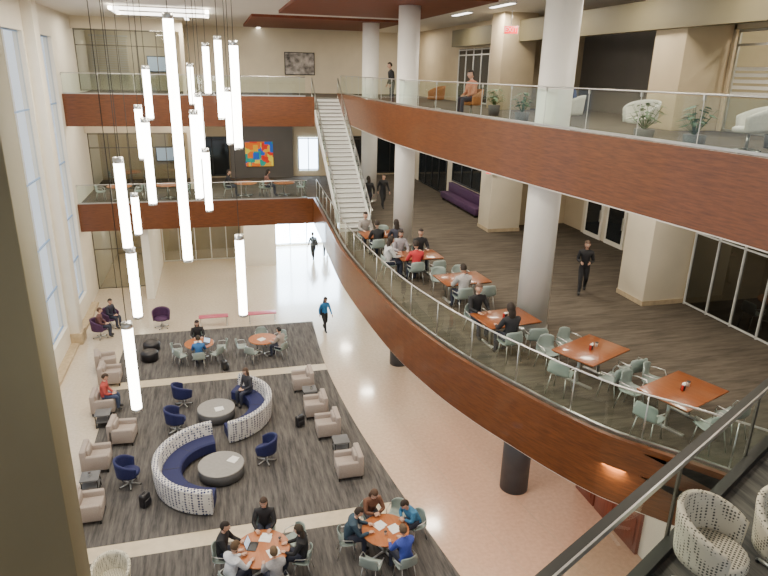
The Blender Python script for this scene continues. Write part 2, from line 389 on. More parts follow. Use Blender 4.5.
def glazed(name,x,y0,y1,z0,z1,n,matg='dark_glass',fr='dark_metal',axis='y',th=.03):
    mb=MB(); clear=matg not in('dark_glass','bright_window','entrance_daylight')
    def bx(a,b2,c,d,e,f,m):
        if axis=='y': mb.box(a,b2,c,d,e,f,m)
        else: mb.box(c,d,a,b2,e,f,m)
    if clear:
        mb.add([(x-.02,y0,z0),(x-.02,y1,z0),(x-.02,y1,z1),(x-.02,y0,z1)] if axis=='y' else [(y0,x-.02,z0),(y1,x-.02,z0),(y1,x-.02,z1),(y0,x-.02,z1)],[(0,1,2,3)],matg)
    else: bx(x-.03,x,y0,y1,z0,z1,matg)
    for k in range(n+1):
        y=y0+(y1-y0)*k/n; bx(x-.07,x,y-th,y+th,z0,z1,fr)
    for z in (z0+.05,z1-.05,min(z0+2.3,z1-.05)): bx(x-.07,x,y0,y1,z-th,z+th,fr)
    put(name,mb)
glazed('window_5',14.0,5,15.4,Z2,Z2+3.1,11,'dark_tint_glass','white_metal',th=.02)
glazed('window_6',12.8,27.5,33,Z2+1.0,Z2+2.3,4)
glazed('window_7',12.8,34,39,Z2,Z2+2.6,4)
glazed('window_8',14.0,6,15.2,Z3,Z3+2.7,6,'room_glass','steel')
glazed('window_9',12.8,28,33,Z3,Z3+2.6,5,fr='white_metal')
mb=MB()
for k in range(5): mb.box(13.90,13.92,6.1,15.1,Z3+1.0+k*.16,Z3+1.09+k*.16,'white_fabric')
put('window_frosting',mb)
mb=MB(); mb.box(15.9,16,17.6,24.6,Z2,Z2+2.5,'cream_paint')
for y in (18,19.6,21.4,23.0): 
    mb.box(15.84,15.9,y,y+1.3,Z2,Z2+2.2,'white_paint'); mb.box(15.82,15.85,y+.15,y+1.15,Z2+.2,Z2+2.0,'dark_glass'); mb.box(15.76,15.82,y+.08,y+.12,Z2+.8,Z2+1.3,'steel')
put('door_1',mb)
mb=MB(); mb.box(12.1,12.75,28.0,33.0,Z2+.12,Z2+.45,'purple_fabric',.03); mb.box(12.55,12.78,28.0,33.0,Z2+.45,Z2+.95,'purple_fabric',.03)
for y in (28.2,30.5,32.8): mb.box(12.15,12.7,y-.05,y+.05,Z2,Z2+.12,'dark_metal')
put('banquette_bench',mb)
mb=MB()
for k in range(3):
    y=11.2+k*1.0; mb.box(10.1,10.2,y,y+.95,0,2.4,'door_wood',.01); mb.box(10.07,10.1,y+.12,y+.83,.2,1.05,'door_wood',.01); mb.box(10.07,10.1,y+.12,y+.83,1.25,2.2,'door_wood',.01); mb.tube([(10.05,y+.85,1.0),(10.05,y+.85,1.25)],.015,'steel')
put('door_2',mb)

# back walls
mb=MB()
mb.box(-7.2,17,44,44.2,0,ZC,'beige_paint')
mb.box(-4.1,-3.7,34.2,41,0,Z2-.5,'white_paint')
mb.box(1.4,3.4,39.4,44,0,Z2-.5,'white_paint'); 
mb.box(8.5,10.2,39,39.2,0,Z2-.5,'white_paint')
mb.box(-6.85,12.8,42,42.2,Z2,Z3-.5,'beige_paint'); mb.box(.9,4.9,41.6,42,Z2,Z3-.5,'grey_paint',.01)
mb.box(-6.85,12.8,42,42.2,Z3,ZC,'cream_paint')
mb.box(-6.85,-1.5,37.8,38,Z3+3.2,ZC,'cream_paint'); mb.box(-1.5,-1.3,37.8,42,Z3,ZC,'cream_paint')
mb.box(-6.85,-1.5,38.0,38.2,Z2+3.2,Z3-.5,'cream_paint'); mb.box(-1.5,-1.3,38,42,Z2,Z3-.5,'cream_paint')
mb.box(-6.85,-4,36.1,36.2,3.6,Z2-.5,'cream_paint'); mb.box(-3.7,1.4,41,41.1,3.4,Z2-.5,'cream_paint')
put('wall_back',mb)
glazed('window_10',36.2,-6.8,-4.1,0.1,3.6,3,'tint_glass','bronze_metal',axis='x',th=.022)
glazed('window_11',41.0,-3.6,1.3,0.1,3.4,5,'tint_glass','white_metal',axis='x')
glazed('window_12',38.0,-6.7,-1.7,Z2+.1,Z2+3.2,5,'tint_glass','bronze_metal',axis='x',th=.022)
glazed('window_13',37.8,-6.7,-1.7,Z3+.1,Z3+3.2,5,'tint_glass','bronze_metal',axis='x',th=.022)
glazed('window_14',42.0,-1.2,.8,Z2+.1,Z2+2.6,2,axis='x')
glazed('window_15',41.97,5.3,6.6,Z2+.4,Z2+2.5,2,'bright_window','steel',axis='x')
glazed('window_16',43.97,3.6,8.4,0.1,4.6,4,'entrance_daylight','steel',axis='x')
glazed('window_17',42.0,7.4,12.6,Z2+.1,Z2+2.6,5,axis='x')
mb=MB()
for k in range(16): mb.box(-6.6,-4.6,41.7,41.78,Z3+.9+k*.13,Z3+.96+k*.13,'white_fabric')
mb.box(-6.65,-4.55,41.68,41.8,Z3+2.98,Z3+3.08,'white_metal'); put('window_blind',mb)
for z in (Z2,Z3):
    mb=MB(); mb.box(-3.6,-2.1,41.9,41.98,z+1.1,z+2.0,'black_plastic',.01); mb.box(-3.55,-2.15,41.88,41.9,z+1.15,z+1.95,'screen_glow'); put('wall_screen',mb)
mb=MB(); mb.box(1.85,3.6,41.5,41.6,Z2+.75,Z2+2.3,'mosaic_art'); put('wall_art',mb)
mb=MB(); mb.box(4.6,6.4,41.9,42.0,Z3+1.15,Z3+2.4,'photo_art'); mb.box(4.55,6.45,41.93,42.0,Z3+1.1,Z3+2.45,'dark_metal'); put('framed_picture',mb)
mb=MB(); mb.box(2.0,9.4,31.8,39.6,ZC-.12,ZC,'soffit_wood'); put('ceiling_soffit',mb)
mb=MB(); mb.box(3.0,9.4,21,29.4,ZC-.12,ZC,'soffit_wood'); put('ceiling_soffit',mb)
mb=MB()
for (a,b2,c,d) in ((-3.9,.1,30.0,30.15),(-3.9,.1,32.6,32.75),(-3.9,-3.75,30,32.75),(-.05,.1,30,32.75)): mb.box(a,b2,c,d,14.2,14.32,'panel_glow')
for x in(-3.8,0): mb.tube([(x,30.1,14.3),(x,30.1,ZC)],.01,'steel')
put('ceiling_ring_light',mb)
for (x,y0) in ((10.4,10),(10.4,14),(10.4,18),(10.4,22),(10.4,26),(-1,35.5),(3,40.5)):
    mb=MB(); mb.box(x-.1,x+.1,y0,y0+1.8,ZC-.05,ZC,'panel_glow'); mb.box(x-.14,x+.14,y0-.04,y0+1.84,ZC-.03,ZC,'white_metal'); put('ceiling_light',mb)

# staircase
mb=MB(); N=31; y0,y1=26.4,35.0; x0,x1=5.75,5.92; w=.68
for k in range(N):
    t=k/N; y=y0+(y1-y0)*t; yy=y0+(y1-y0)*(k+1)/N; x=x0+(x1-x0)*t; z=Z2+(Z3-Z2)*(k+1)/N
    mb.box(x-w,x+w,y,yy+.02,z-.17-.12,z-.03,'stair_white'); mb.box(x-w,x+w,y-.03,yy,z-.035,z,'stair_tread')
    mb.box(x-w,x+w,y-.032,y+.01,z-.036,z+.001,'grey_paint')
for sx in (-w-.06,w):
    mb.add([(x0+sx,y0-.2,Z2),(x0+sx+.06,y0-.2,Z2),(x1+sx+.06,y1,Z3-.4),(x1+sx,y1,Z3-.4),(x0+sx,y0-.2,Z2+.35),(x0+sx+.06,y0-.2,Z2+.35),(x1+sx+.06,y1,Z3+.15),(x1+sx,y1,Z3+.15)],
      [(0,1,2,3),(4,5,6,7),(0,1,5,4),(1,2,6,5),(2,3,7,6),(3,0,4,7)],'stair_white')
put('staircase',mb)
for sx in (-w-.03,w+.03):
    mb=MB()
    mb.add([(x0+sx,y0-.1,Z2+.3),(x1+sx,y1,Z3+.2),(x1+sx,y1,Z3+.95),(x0+sx,y0-.1,Z2+.95)],[(0,1,2,3)],'rail_glass')
    mb.tube([(x0+sx,y0-.35,Z2+1.0),(x0+sx,y0-.1,Z2+1.02),(x1+sx,y1,Z3+1.0)],.03,'steel')
    for k in range(8):
        t=k/7; mb.tube([(x0+sx+(x1-x0)*t,y0+(y1-y0)*t,Z2+(Z3-Z2)*t+.1),(x0+sx+(x1-x0)*t,y0+(y1-y0)*t,Z2+(Z3-Z2)*t+1.02)],.018,'steel',6)
    put('stair_handrail',mb)

mb=MB(); slab(mb,[(-7,-3.2),(8.4,-3.2),(8.4,-.25),(-7,-.25)],Z3-.4,Z3,'carpet_brown','ceiling_white','white_paint'); put('floor_gallery',mb)
ME=[(0.4,2.35),(2.12,3.24),(6.43,5.48),(7.4,5.95),(8.4,6.2),(14,6.2)]
mb=MB(); slab(mb,ME+[(14,-.25),(.4,-.25)],7.0,7.4,'carpet_grey','ceiling_white','dark_metal'); put('floor_mezzanine',mb)
mb=MB(); ribbon(mb,ME[:5],-.12,0.0,6.9,7.5,'dark_metal'); pane(mb,ME[:5],0,7.5,8.40,'rail_glass')
ribbon(mb,ME[:5],-.05,.05,8.40,8.46,'dark_metal'); ribbon(mb,ME[:5],-.06,-.04,8.41,8.465,'steel')
for p in plen(ME[:5],2.2): mb.box(p[0]-.015,p[0]+.015,p[1]-.015,p[1]+.015,7.4,8.42,'bronze_metal')
put('glass_railing',mb)

# ------------------------------------------------------------------ pendants
TU=[(-0.38,7.19,12.49,9.90),(0.13,9.98,12.41,11.27),(-0.05,11.10,12.35,11.58),(-0.34,12.16,12.04,11.36),(0.29,8.25,12.29,11.03),(0.23,9.70,11.71,10.93),(-0.90,10.11,11.99,11.25),(-1.04,9.95,11.45,10.69),(-0.85,8.77,11.35,10.25),(-1.00,7.17,11.06,10.08),(-0.24,8.64,11.46,10.33),(-0.14,9.50,10.88,9.98),(-1.17,9.56,10.25,9.65),(-0.99,7.25,10.05,9.23),(0.21,7.48,10.09,9.07),(-0.96,6.19,9.57,8.61),(-0.19,9.78,11.63,10.70),(0.16,12.06,12.14,11.46)]
for (x,y,a,b2) in TU:
    mb=MB(); mb.lathe([(.052,b2+.03),(.052,a-.03)],'tube_glow',14); mb.lathe([(.054,a-.03),(.054,a+.03)],'steel',14); mb.lathe([(.054,b2),(.054,b2+.03)],'steel',14)
    mb.tube([(0,0,a+.03),(0,0,ZC)],.004,'dark_metal',5); mb.lathe([(.05,ZC-.03),(.05,ZC)],'steel',12)
    put('pendant_light',mb,(x,y,0))

# ------------------------------------------------------------------ furniture meshes
def dining_chair(m):
    mb=MB()
    prof=[(.23,.455),(.12,.445),(0,.435),(-.12,.44),(-.19,.49),(-.215,.58),(-.235,.70),(-.25,.83)]
    def fn(u,v):
        t=v*(len(prof)-1); i=min(int(t),len(prof)-2); q=t-i
        y=prof[i][0]*(1-q)+prof[i+1][0]*q; z=prof[i][1]*(1-q)+prof[i+1][1]*q
        s=(u-.5)*2; back=max(0,min(1,(v-.5)*2.2)); wd=.235+.02*math.sin(v*pi)-.05*max(0,v-.85)*4
        return (s*wd,y+back*.09*s*s,z+(1-back)*.035*s*s-(.05*s*s*s*s if v>.99 else 0))
    mb.sheet(fn,8,14,.016,m)
    for sx in (-1,1):
        mb.tube([(sx*.235,-.19,.66),(sx*.28,-.05,.665),(sx*.28,.14,.655),(sx*.25,.19,.56),(sx*.20,.17,.44)],.013,'steel',6)
        mb.tube([(sx*.17,.16,.44),(sx*.21,.21,0)],.012,'steel',6); mb.tube([(sx*.17,-.14,.44),(sx*.21,-.24,0)],.012,'steel',6)
        mb.tube([(sx*.17,.16,.43),(sx*.17,-.14,.43)],.012,'steel',6)
    return mb.mesh('dining_chair')
CH=dining_chair('shell_plastic')
def rect_table(w,d,m):
    mb=MB(); mb.box(-w/2,w/2,-d/2,d/2,.715,.75,m,.008); mb.box(-w/2+.03,w/2-.03,-d/2+.03,d/2-.03,.69,.715,'dark_metal')
    for sx in (-w*.28,w*.28):
        mb.tube([(sx,0,.05),(sx,0,.70)],.035,'steel',10); mb.box(sx-.04,sx+.04,-d*.36,d*.36,.0,.05,'steel',.01); mb.box(sx-.03,sx+.03,-d*.3,d*.3,.66,.69,'steel')
    return mb.mesh('dining_table')
def round_table(r,m):
    mb=MB(); mb.lathe([(r-.02,.71),(r,.72),(r,.742),(r-.01,.75)],m,32,smooth=False); mb.lathe([(.04,.03),(.04,.71)],'steel',12); mb.lathe([(.16,.68),(.16,.71)],'steel',16)
    for k in range(4):
        a=k*pi/2+.4; mb.tube([(0,0,.06),(math.cos(a)*r*.62,math.sin(a)*r*.62,.025)],[.035,.02],'steel',8)
    return mb.mesh('study_table')
def armchair():
    mb=MB(); f='taupe_fabric'
    mb.box(-.38,.38,-.38,.38,.10,.36,f,.025); mb.box(-.27,.27,-.24,.39,.36,.48,f,.04)
    for s in(-1,1): mb.box(min(s*.27,s*.42),max(s*.27,s*.42),-.38,.38,.12,.62,f,.035)
    mb.box(-.42,.42,-.42,-.24,.12,.82,f,.04); mb.box(-.26,.26,-.26,-.16,.46,.78,f,.035)
    for x in(-.36,.36):
        for y in(-.36,.34): mb.box(x-.025,x+.025,y-.025,y+.025,0,.12,'dark_metal')
    return mb.mesh('club_armchair')
def swivel(f='navy_fabric',name='swivel_chair',seat=None):
    mb=MB()
    def fn(u,v):
        a=-pi/2+(u-.5)*pi*1.3; fl=1+.12*v; h=.38+v*(.46-.20*abs(2*u-1)**2.2)
        return (.31*fl*math.cos(a),.02+.31*fl*math.sin(a),h)
    mb.sheet(fn,20,6,.055,f); mb.lathe([(.24,.36),(.29,.38),(.29,.44),(.25,.47)],seat or f,20)
    mb.lathe([(.03,.06),(.03,.37)],'steel',10)
    for k in range(5):
        a=k*2*pi/5; mb.tube([(0,0,.08),(math.cos(a)*.28,math.sin(a)*.28,.035)],[.025,.015],'steel',6); mb.ball((math.cos(a)*.28,math.sin(a)*.28,.025),(.025,.025,.025),'black_plastic',8,6)
    return mb.mesh(name)
def side_table():
    mb=MB(); mb.box(-.26,.26,-.26,.26,.46,.50,'grey_side',.008); mb.box(-.22,.22,-.22,.22,0,.03,'dark_metal',.005)
    for x in(-.22,.22):
        for y in(-.22,.22): mb.box(x-.015,x+.015,y-.015,y+.015,.0,.46,'dark_metal')
    mb.box(-.24,.24,-.24,.24,.2,.22,'grey_side')
    return mb.mesh('side_table')
def ottoman():
    mb=MB(); mb.lathe([(.3,0),(.30,.05),(.36,.07),(.37,.36),(.33,.42),(.2,.44)],'black_leather',24); return mb.mesh('ottoman')
AC=armchair(); SW=swivel(); ST=side_table(); OT=ottoman(); PSW=swivel('purple_fabric','lounge_chair')
for (x,y,r) in ((-.56,20.75,.66),(-.44,17.2,.70)):
    mb=MB(); mb.lathe([(r-.1,0),(r-.1,.06),(r-.01,.08),(r,.34),(r-.02,.37)],'grey_side',40); mb.lathe([(r-.03,.37),(r,.375),(r,.40),(r-.02,.41)],'grey_top',40,smooth=False); put('coffee_table',mb,(x,y,0.015))
def curved_sofa(c,a0,a1):
    mb=MB(); A0=math.radians(a0);A1=math.radians(a1); n=28
    mb.arc([(1.22,.07),(1.75,.07),(1.75,.42),(1.70,.45),(1.24,.45),(1.18,.41),(1.18,.10)],A0,A1,n,'navy_fabric')
    mb.arc([(1.70,.07),(1.96,.07),(2.0,.45),(2.0,.80),(1.95,.84),(1.84,.84),(1.80,.80),(1.74,.45)],A0,A1,n,'dotted_fabric')
    for i in range(5):
        a=A0+(A1-A0)*(i+.5)/5
        for r in (1.3,1.85): mb.tube([(r*math.cos(a),r*math.sin(a),0),(r*math.cos(a),r*math.sin(a),.08)],.025,'dark_metal',8)
    for i in range(1,4):
        a=A0+(A1-A0)*i/4; mb.arc([(1.2,.452),(1.72,.452),(1.72,.456),(1.2,.456)],a-.004,a+.004,1,'black_leather')
    put('curved_sofa',mb,(c[0],c[1],.015))
curved_sofa((-.56,20.75),-78,62); curved_sofa((-.44,17.2),98,262)
for (x,y,a) in ((-1.75,21.9,-60),(-1.9,20.1,-75),(.95,17.6,70),(-3.13,17.3,-80)):
    put('swivel_chair',SW,(x,y,.016),math.radians(a),scale=1.12)
for (x,y,a) in ((2.76,22.3,90),(2.95,20.2,90),(3.15,18.8,90),(3.4,16.4,90),(-4.2,18.5,-90),(-3.6,19.9,-95),(-4.05,16.05,-90),(-4.95,25.7,-80),(-4.6,24.4,-90),(-4.5,22.1,-90)):
    put('club_armchair',AC,(x,y,.016),math.radians(a))
for (x,y) in ((3.4,17.6),(-4.2,17.3),(-4.4,21.1),(2.9,21.25)): put('side_table',ST,(x,y,.016))
for (x,y) in ((-3.3,26.2),(-3.3,27.2)): put('ottoman',OT,(x,y,.016))
for (x,y,a) in ((-3.04,29.9,180),(-5.4,30.4,-120),(-5.7,29.2,-90)): put('lounge_chair',PSW,(x,y,.0),math.radians(a),scale=1.15)
for x in (-.6,1.75):
    mb=MB(); mb.box(-.7,.7,-.22,.22,.46,.50,'pink_top',.01)
    for sx in(-.62,.62): mb.box(sx-.02,sx+.02,-.2,.2,0,.03,'steel'); mb.box(sx-.02,sx+.02,-.02,.02,0,.46,'steel')
    put('bench',mb,(x,29.7,0))

# ------------------------------------------------------------------ people
PM={}
def cmat(c,kind='cloth'):
    k=(kind,)+tuple(c)
    if k not in PM:
        n='%s_%d'%(kind,len(PM)); mat(n,c,.8 if kind!='skin' else .5,var=.12,scale=25); PM[k]=n
    return PM[k]
SK=[(.58,.35,.25),(.62,.40,.30),(.25,.13,.08),(.48,.28,.19)]
def rotx(p,a,o):
    p=Vector(p)-Vector(o); return Matrix.Rotation(a,3,'X')@p+Vector(o)
mat('eye_white',(.8,.8,.78),.3); mat('eye_dark',(.03,.02,.015),.3); mat('lip',(.42,.14,.12),.5)
def person(name,loc,yaw,pose='sit',shirt=(.05,.05,.06),pants=(.03,.035,.06),hair=(.03,.02,.015),skin=0,lean=8,sleeves=True,long=False,hx=0,hy=-10,arms='table',scale=None,bag=None,shoes=(.03,.03,.03)):
    if scale is None: scale=1.06 if pose=='sit' else 1.0
    sk=cmat(SK[skin],'skin'); sh=cmat(shirt,'top'); pt=cmat(pants,'trousers'); hr=cmat(hair,'hair'); so=cmat(shoes,'shoes')
    V={}
    la=-math.radians(lean)
    if pose=='sit':
        V['pel']=(0,-.04,.545); O=V['pel']
        for k,z,y in (('wa',.17,0),('ch',.36,0),('cl',.47,0),('nk',.535,.0),('nb',.60,.015)): V[k]=rotx((0,-.04+y,.545+z),la,O)
        for s,sg in (('L',1),('R',-1)):
            V['sh'+s]=rotx((sg*.18,-.04,.545+.455),la,O)
            V['hp'+s]=(sg*.085,0.0,.54); V['kn'+s]=(sg*.12,.41,.535); V['an'+s]=(sg*.11,.40,.09); V['to'+s]=(sg*.12,.54,.045)
            s0=Vector(V['sh'+s])
            if arms=='table': V['el'+s]=s0+Vector((sg*.07,.14,-.24)); V['wr'+s]=s0+Vector((-sg*.02,.36,-.20)); V['wr'+s].z=.742
            elif arms=='lap': V['el'+s]=s0+Vector((sg*.06,.05,-.27)); V['wr'+s]=Vector((sg*.09,.26,.64))
            elif arms=='head': V['el'+s]=Vector((sg*.24,.30,.765)); V['wr'+s]=Vector((sg*.06,.40,.765))
    else:
        V['pel']=(0,0,.95); O=V['pel']
        for k,z,y in (('wa',.15,0),('ch',.36,0),('cl',.46,0),('nk',.535,0),('nb',.60,.015)): V[k]=rotx((0,y,.95+z),la,O)
        wl=1 if pose=='walk' else 0
        for s,sg in (('L',1),('R',-1)):
            f=sg*wl
            V['sh'+s]=rotx((sg*.18,0,.95+.45),la,O); V['hp'+s]=(sg*.085,0,.90)
            if f>0: V['kn'+s]=(sg*.09,.20,.50); V['an'+s]=(sg*.09,.26,.09); V['to'+s]=(sg*.10,.40,.05)
            elif f<0: V['kn'+s]=(sg*.09,.03,.49); V['an'+s]=(sg*.09,-.27,.16); V['to'+s]=(sg*.10,-.16,.05)
            else: V['kn'+s]=(sg*.09,.01,.49); V['an'+s]=(sg*.10,-.01,.09); V['to'+s]=(sg*.12,.13,.045)
            s0=Vector(V['sh'+s])
            if arms=='front': V['el'+s]=s0+Vector((sg*.06,-.02,-.28)); V['wr'+s]=s0+Vector((-sg*.04,.2,-.30))
            else: V['el'+s]=s0+Vector((sg*.06,-f*.10-.02,-.27)); V['wr'+s]=s0+Vector((sg*.07,-f*.16+.08,-.50))
    R=dict(pel=.155,wa=.142,ch=.16,cl=.12,nk=.062,nb=.055,sh=.082,el=.055,wr=.036,hp=.115,kn=.076,an=.052,to=.046)
    names=list(V); idx={k:i for i,k in enumerate(names)}
    rr=lambda k:R.get(k,R.get(k[:2],.05))
    E=[('pel','wa'),('wa','ch'),('ch','cl'),('cl','nk'),('nk','nb')]
    for s in 'LR': E+=[('cl','sh'+s),('sh'+s,'el'+s),('el'+s,'wr'+s),('pel','hp'+s),('hp'+s,'kn'+s),('kn'+s,'an'+s),('an'+s,'to'+s)]
    me=bpy.data.meshes.new('tmp'); me.from_pydata([tuple(V[k]) for k in names],[(idx[a],idx[b2]) for a,b2 in E],[])
    o=bpy.data.objects.new('tmp',me); COL.objects.link(o)
    md=o.modifiers.new('s','SKIN'); 
    for i,k in enumerate(names):
        q=me.skin_vertices[0].data[i]; q.radius=(rr(k),rr(k)); q.use_root=(k=='pel')
    sb=o.modifiers.new('d','SUBSURF'); sb.levels=2; sb.render_levels=2
    dg=bpy.context.evaluated_depsgraph_get(); ev=o.evaluated_get(dg); em=ev.to_mesh()
    vs=[v.co.copy() for v in em.vertices]; fs=[tuple(p.vertices) for p in em.polygons]; ev.to_mesh_clear()
    bpy.data.objects.remove(o); bpy.data.meshes.remove(me)
    pv=Vector(V['pel']); sd0=(Vector(V['wa'])-pv).normalized()
    segs=[]
    for a,b2 in E:
        if b2=='nb' : m=sk
        elif b2[:2]=='wr': m=sh if sleeves else sk
        elif b2[:2] in('sh','el') or b2 in('wa','ch','cl','nk'): m=sh
        elif b2[:2]=='to': m=so
        else: m=pt
        segs.append((Vector(V[a]),Vector(V[b2]),rr(a),rr(b2),m,a=='pel'))
    fm=[]
    for f in fs:
        c=sum((vs[i] for i in f),Vector())/len(f); best=None
        for a,b2,ra,rb,m,wst in segs:
            d=b2-a; t=max(0,min(1,(c-a).dot(d)/max(d.length_squared,1e-9))); q=(c-(a+d*t)).length-(ra*(1-t)+rb*t)
            if best is None or q<best[0]: best=(q,m,wst)
        m=best[1]
        if best[2]: m=sh if ((c-pv).dot(sd0)>.035 and c.y-pv.y<.15) else pt
        fm.append(m)
    mb=MB(); mb.add(vs,fs,fm,True)
    for s,sg in (('L',1),('R',-1)):
        w=Vector(V['wr'+s]); d=(w-Vector(V['el'+s])).normalized()
        if arms in('table','head','lap') and pose=='sit': d=(Vector((d.x,d.y,-.08))).normalized(); up=Vector((0,0,1))
        else: up=Vector((sg,0,0))
        sd=d.cross(up).normalized(); up=sd.cross(d).normalized()
        M=Matrix.Translation(w)@Matrix((sd,d,up)).transposed().to_4x4()
        mb.ball((0,.045,0),(.042,.058,.018),sk,10,8,M)
        th=-1 if (sd.x*sg>0) else 1
        for i,(fx,l) in enumerate(((-.030,.070),(-.010,.082),(.010,.077),(.029,.060))):
            mb.tube([(fx*.9,.07,0),(fx,.07+l*.62,-.004),(fx*1.05,.07+l,-.018)],[.010,.0088,.0065],sk,6,M)
        mb.tube([(th*.03,.02,-.003),(th*.055,.05,-.01),(th*.058,.085,-.016)],[.013,.0105,.008],sk,6,M)
    nb=Vector(V['nb'])
    c=nb+Vector((0,.02,.118))+Vector((0,-la*.05,0))
    M=Matrix.Translation(c)@Matrix.Rotation(math.radians(hx),4,'Z')@Matrix.Rotation(math.radians(hy),4,'X')@Matrix.Scale(1.08,4)
    def hf(d,p):
        k=1-.22*max(0,-d.z)**1.5*(1 if d.y>-.2 else .6); q=Vector((p.x*k,p.y*(1-.12*max(0,-d.z)),p.z))
        if d.y>.8 and abs(d.x)<.3: q.y-=.004
        return q
    mb.ball((0,0,0),(.078,.097,.118),sk,18,14,M,hf)
    mb.add([(-.014,.09,.012),(.014,.09,.012),(0,.122,-.022),(-.018,.088,-.03),(.018,.088,-.03),(0,.092,.03)],[(5,0,2),(5,2,1),(0,3,2),(1,2,4),(3,4,2)],sk,True,M)
    for sx in(-1,1):
        mb.ball((sx*.03,.083,.012),(.014,.010,.009),'eye_white',8,6,M); mb.ball((sx*.03,.091,.012),(.006,.005,.007),'eye_dark',6,4,M)
        mb.ball((sx*.03,.087,.034),(.018,.006,.004),hr,8,4,M)
        mb.ball((sx*.078,-.005,-.002),(.010,.019,.028),sk,8,6,M)
    mb.ball((0,.083,-.052),(.023,.009,.007),'lip',8,4,M)
    if long:
        mb.ball((0,-.008,.012),(.092,.108,.124),hr,18,14,M,keep=lambda d:d.z>.45 or d.y<.25)
        mb.ball((0,-.055,-.11),(.09,.055,.15),hr,14,10,M)
    else:
        mb.ball((0,-.008,.014),(.086,.104,.120),hr,18,14,M,keep=lambda d:d.z>.5 or (d.y<.15 and d.z>-.35))
    if bag=='shoulder':
        mb.box(-.12,.12,-.26,-.14,.75,1.12,'black_leather',.03); mb.tube([(.05,-.15,1.1),(.1,-.1,1.43),(.12,.1,1.40),(.02,.16,1.2),(-.1,-.12,1.0)],.015,'black_leather',6)
    if bag=='back':
        mb.box(-.15,.15,-.32,-.14,1.0,1.44,'black_leather',.05)
        for sx in(-1,1): mb.tube([(sx*.10,-.14,1.42),(sx*.12,0,1.475),(sx*.12,.15,1.36),(sx*.12,.05,1.1),(sx*.1,-.13,1.05)],.016,'black_leather',6)
    return put(name,mb,loc,yaw,scale=scale)
def face(x,y,t): return math.atan2(-(t[0]-x),t[1]-y)

BK=(.015,.015,.018)
RTA=round_table(.62,'orange_table'); RTB=round_table(.68,'orange_table')
def group(c,r,seats,me,tname='study_table',z=.016):
    put(tname,me,(c[0],c[1],z))
    for s in seats:
        a=math.radians(s[0]); x=c[0]+math.cos(a)*r; y=c[1]+math.sin(a)*r; yw=face(x,y,c)
        put('dining_chair',CH,(x,y,z),yw)
        if len(s)>1:
            k=dict(s[1]); nm=k.pop('name','seated_person'); person(nm,(x,y,z),yw,**k)
group((.5,12.85),1.0,[(165,dict(shirt=BK,hair=(.02,.015,.012),name='seated_man',lean=10,scale=1.1)),(218,dict(shirt=(.6,.62,.66),hair=(.10,.06,.03),name='seated_man',lean=16,hy=-25,scale=1.1)),(82,dict(shirt=BK,hair=(.05,.03,.02),long=True,name='seated_woman',lean=6,scale=1.1)),
    (285,dict(shirt=(.28,.27,.28),hair=(.14,.09,.05),name='seated_man',lean=12)),(345,dict(shirt=BK,hair=(.04,.03,.02),name='seated_woman',long=True)),(28,)],RTB)
group((3.65,12.8),1.0,[(170,dict(shirt=(.03,.06,.09),hair=(.03,.02,.015),name='seated_man',lean=26,hy=-30,scale=1.1)),(100,dict(shirt=(.16,.07,.04),pants=(.05,.05,.06),hair=(.09,.05,.03),name='seated_woman',long=True,lean=22,arms='head',hy=-30,scale=1.1)),
    (285,dict(shirt=(.04,.07,.36),hair=(.12,.08,.05),name='seated_man',lean=14,scale=1.1)),(20,dict(shirt=(.04,.17,.32),hair=(.03,.02,.015),name='seated_man',lean=34,arms='head',hy=-40,scale=1.1)),(235,),(55,)],RTA)
group((-1.2,25.9),.95,[(270,dict(shirt=(.03,.13,.34),hair=(.04,.03,.02),name='seated_man')),(95,dict(shirt=BK,hair=(.03,.02,.02),name='seated_woman',long=True)),(0,),(180,),(215,),(320,)],RTA)
group((1.5,25.8),.95,[(320,dict(shirt=(.35,.30,.27),hair=(.02,.02,.02),name='seated_man')),(180,),(90,),(235,),(30,)],RTA)
person('seated_man',(-4.46,22.1,.05),math.radians(-90),shirt=(.45,.07,.06),pants=(.05,.07,.14),hair=(.05,.03,.02),arms='lap',hy=-25)
person('seated_person',(-5.4,30.4,.03),math.radians(-120),shirt=(.03,.03,.05),arms='lap'); person('seated_person',(-5.7,29.2,.03),math.radians(-90),shirt=(.12,.05,.05),arms='lap',hair=(.1,.05,.03))
a=math.radians(35); person('seated_woman',(-.56+1.45*math.cos(a),20.75+1.45*math.sin(a),.03),face(math.cos(a),math.sin(a),(0,0)),shirt=(.04,.04,.05),hair=(.10,.06,.04),long=True,arms='lap')
person('walking_woman',(4.6,27.9,0),math.radians(200),'walk',shirt=(.02,.15,.36),pants=(.01,.01,.012),hair=(.02,.015,.012),long=True,bag='shoulder',skin=2,scale=1.0)
person('walking_man',(5.9,40.0,0),math.radians(10),'walk',shirt=BK,pants=BK,bag='back',scale=1.05); person('walking_man',(6.9,41.0,0),math.radians(170),'walk',shirt=BK,pants=BK,scale=1.05)
def laptop(x,y,z,yaw):
    mb=MB(); mb.box(-.16,.16,-.11,.11,0,.015,'black_plastic',.004)
    M=Matrix.Translation((0,.11,.015))@Matrix.Rotation(math.radians(-18),4,'X'); mb.box(-.16,.16,0,.01,0,.21,'black_plastic',.003,M); mb.box(-.15,.15,-.002,0,.01,.20,'screen_glow',0,M)
    put('laptop',mb,(x,y,z),yaw)
def paper(x,y,z,yaw):
    mb=MB(); mb.box(-.105,.105,-.148,.148,0,.008,'paper'); mb.box(.0,.2,-.13,.13,.008,.014,'paper'); put('notebook',mb,(x,y,z),yaw)
cupm=MB(); cupm.lathe([(.028,0),(.038,.095),(.04,.1)],'cup_white',14); cupm.lathe([(.041,.1),(.041,.108),(.035,.114)],'black_plastic',14); cupm=cupm.mesh('paper_cup')
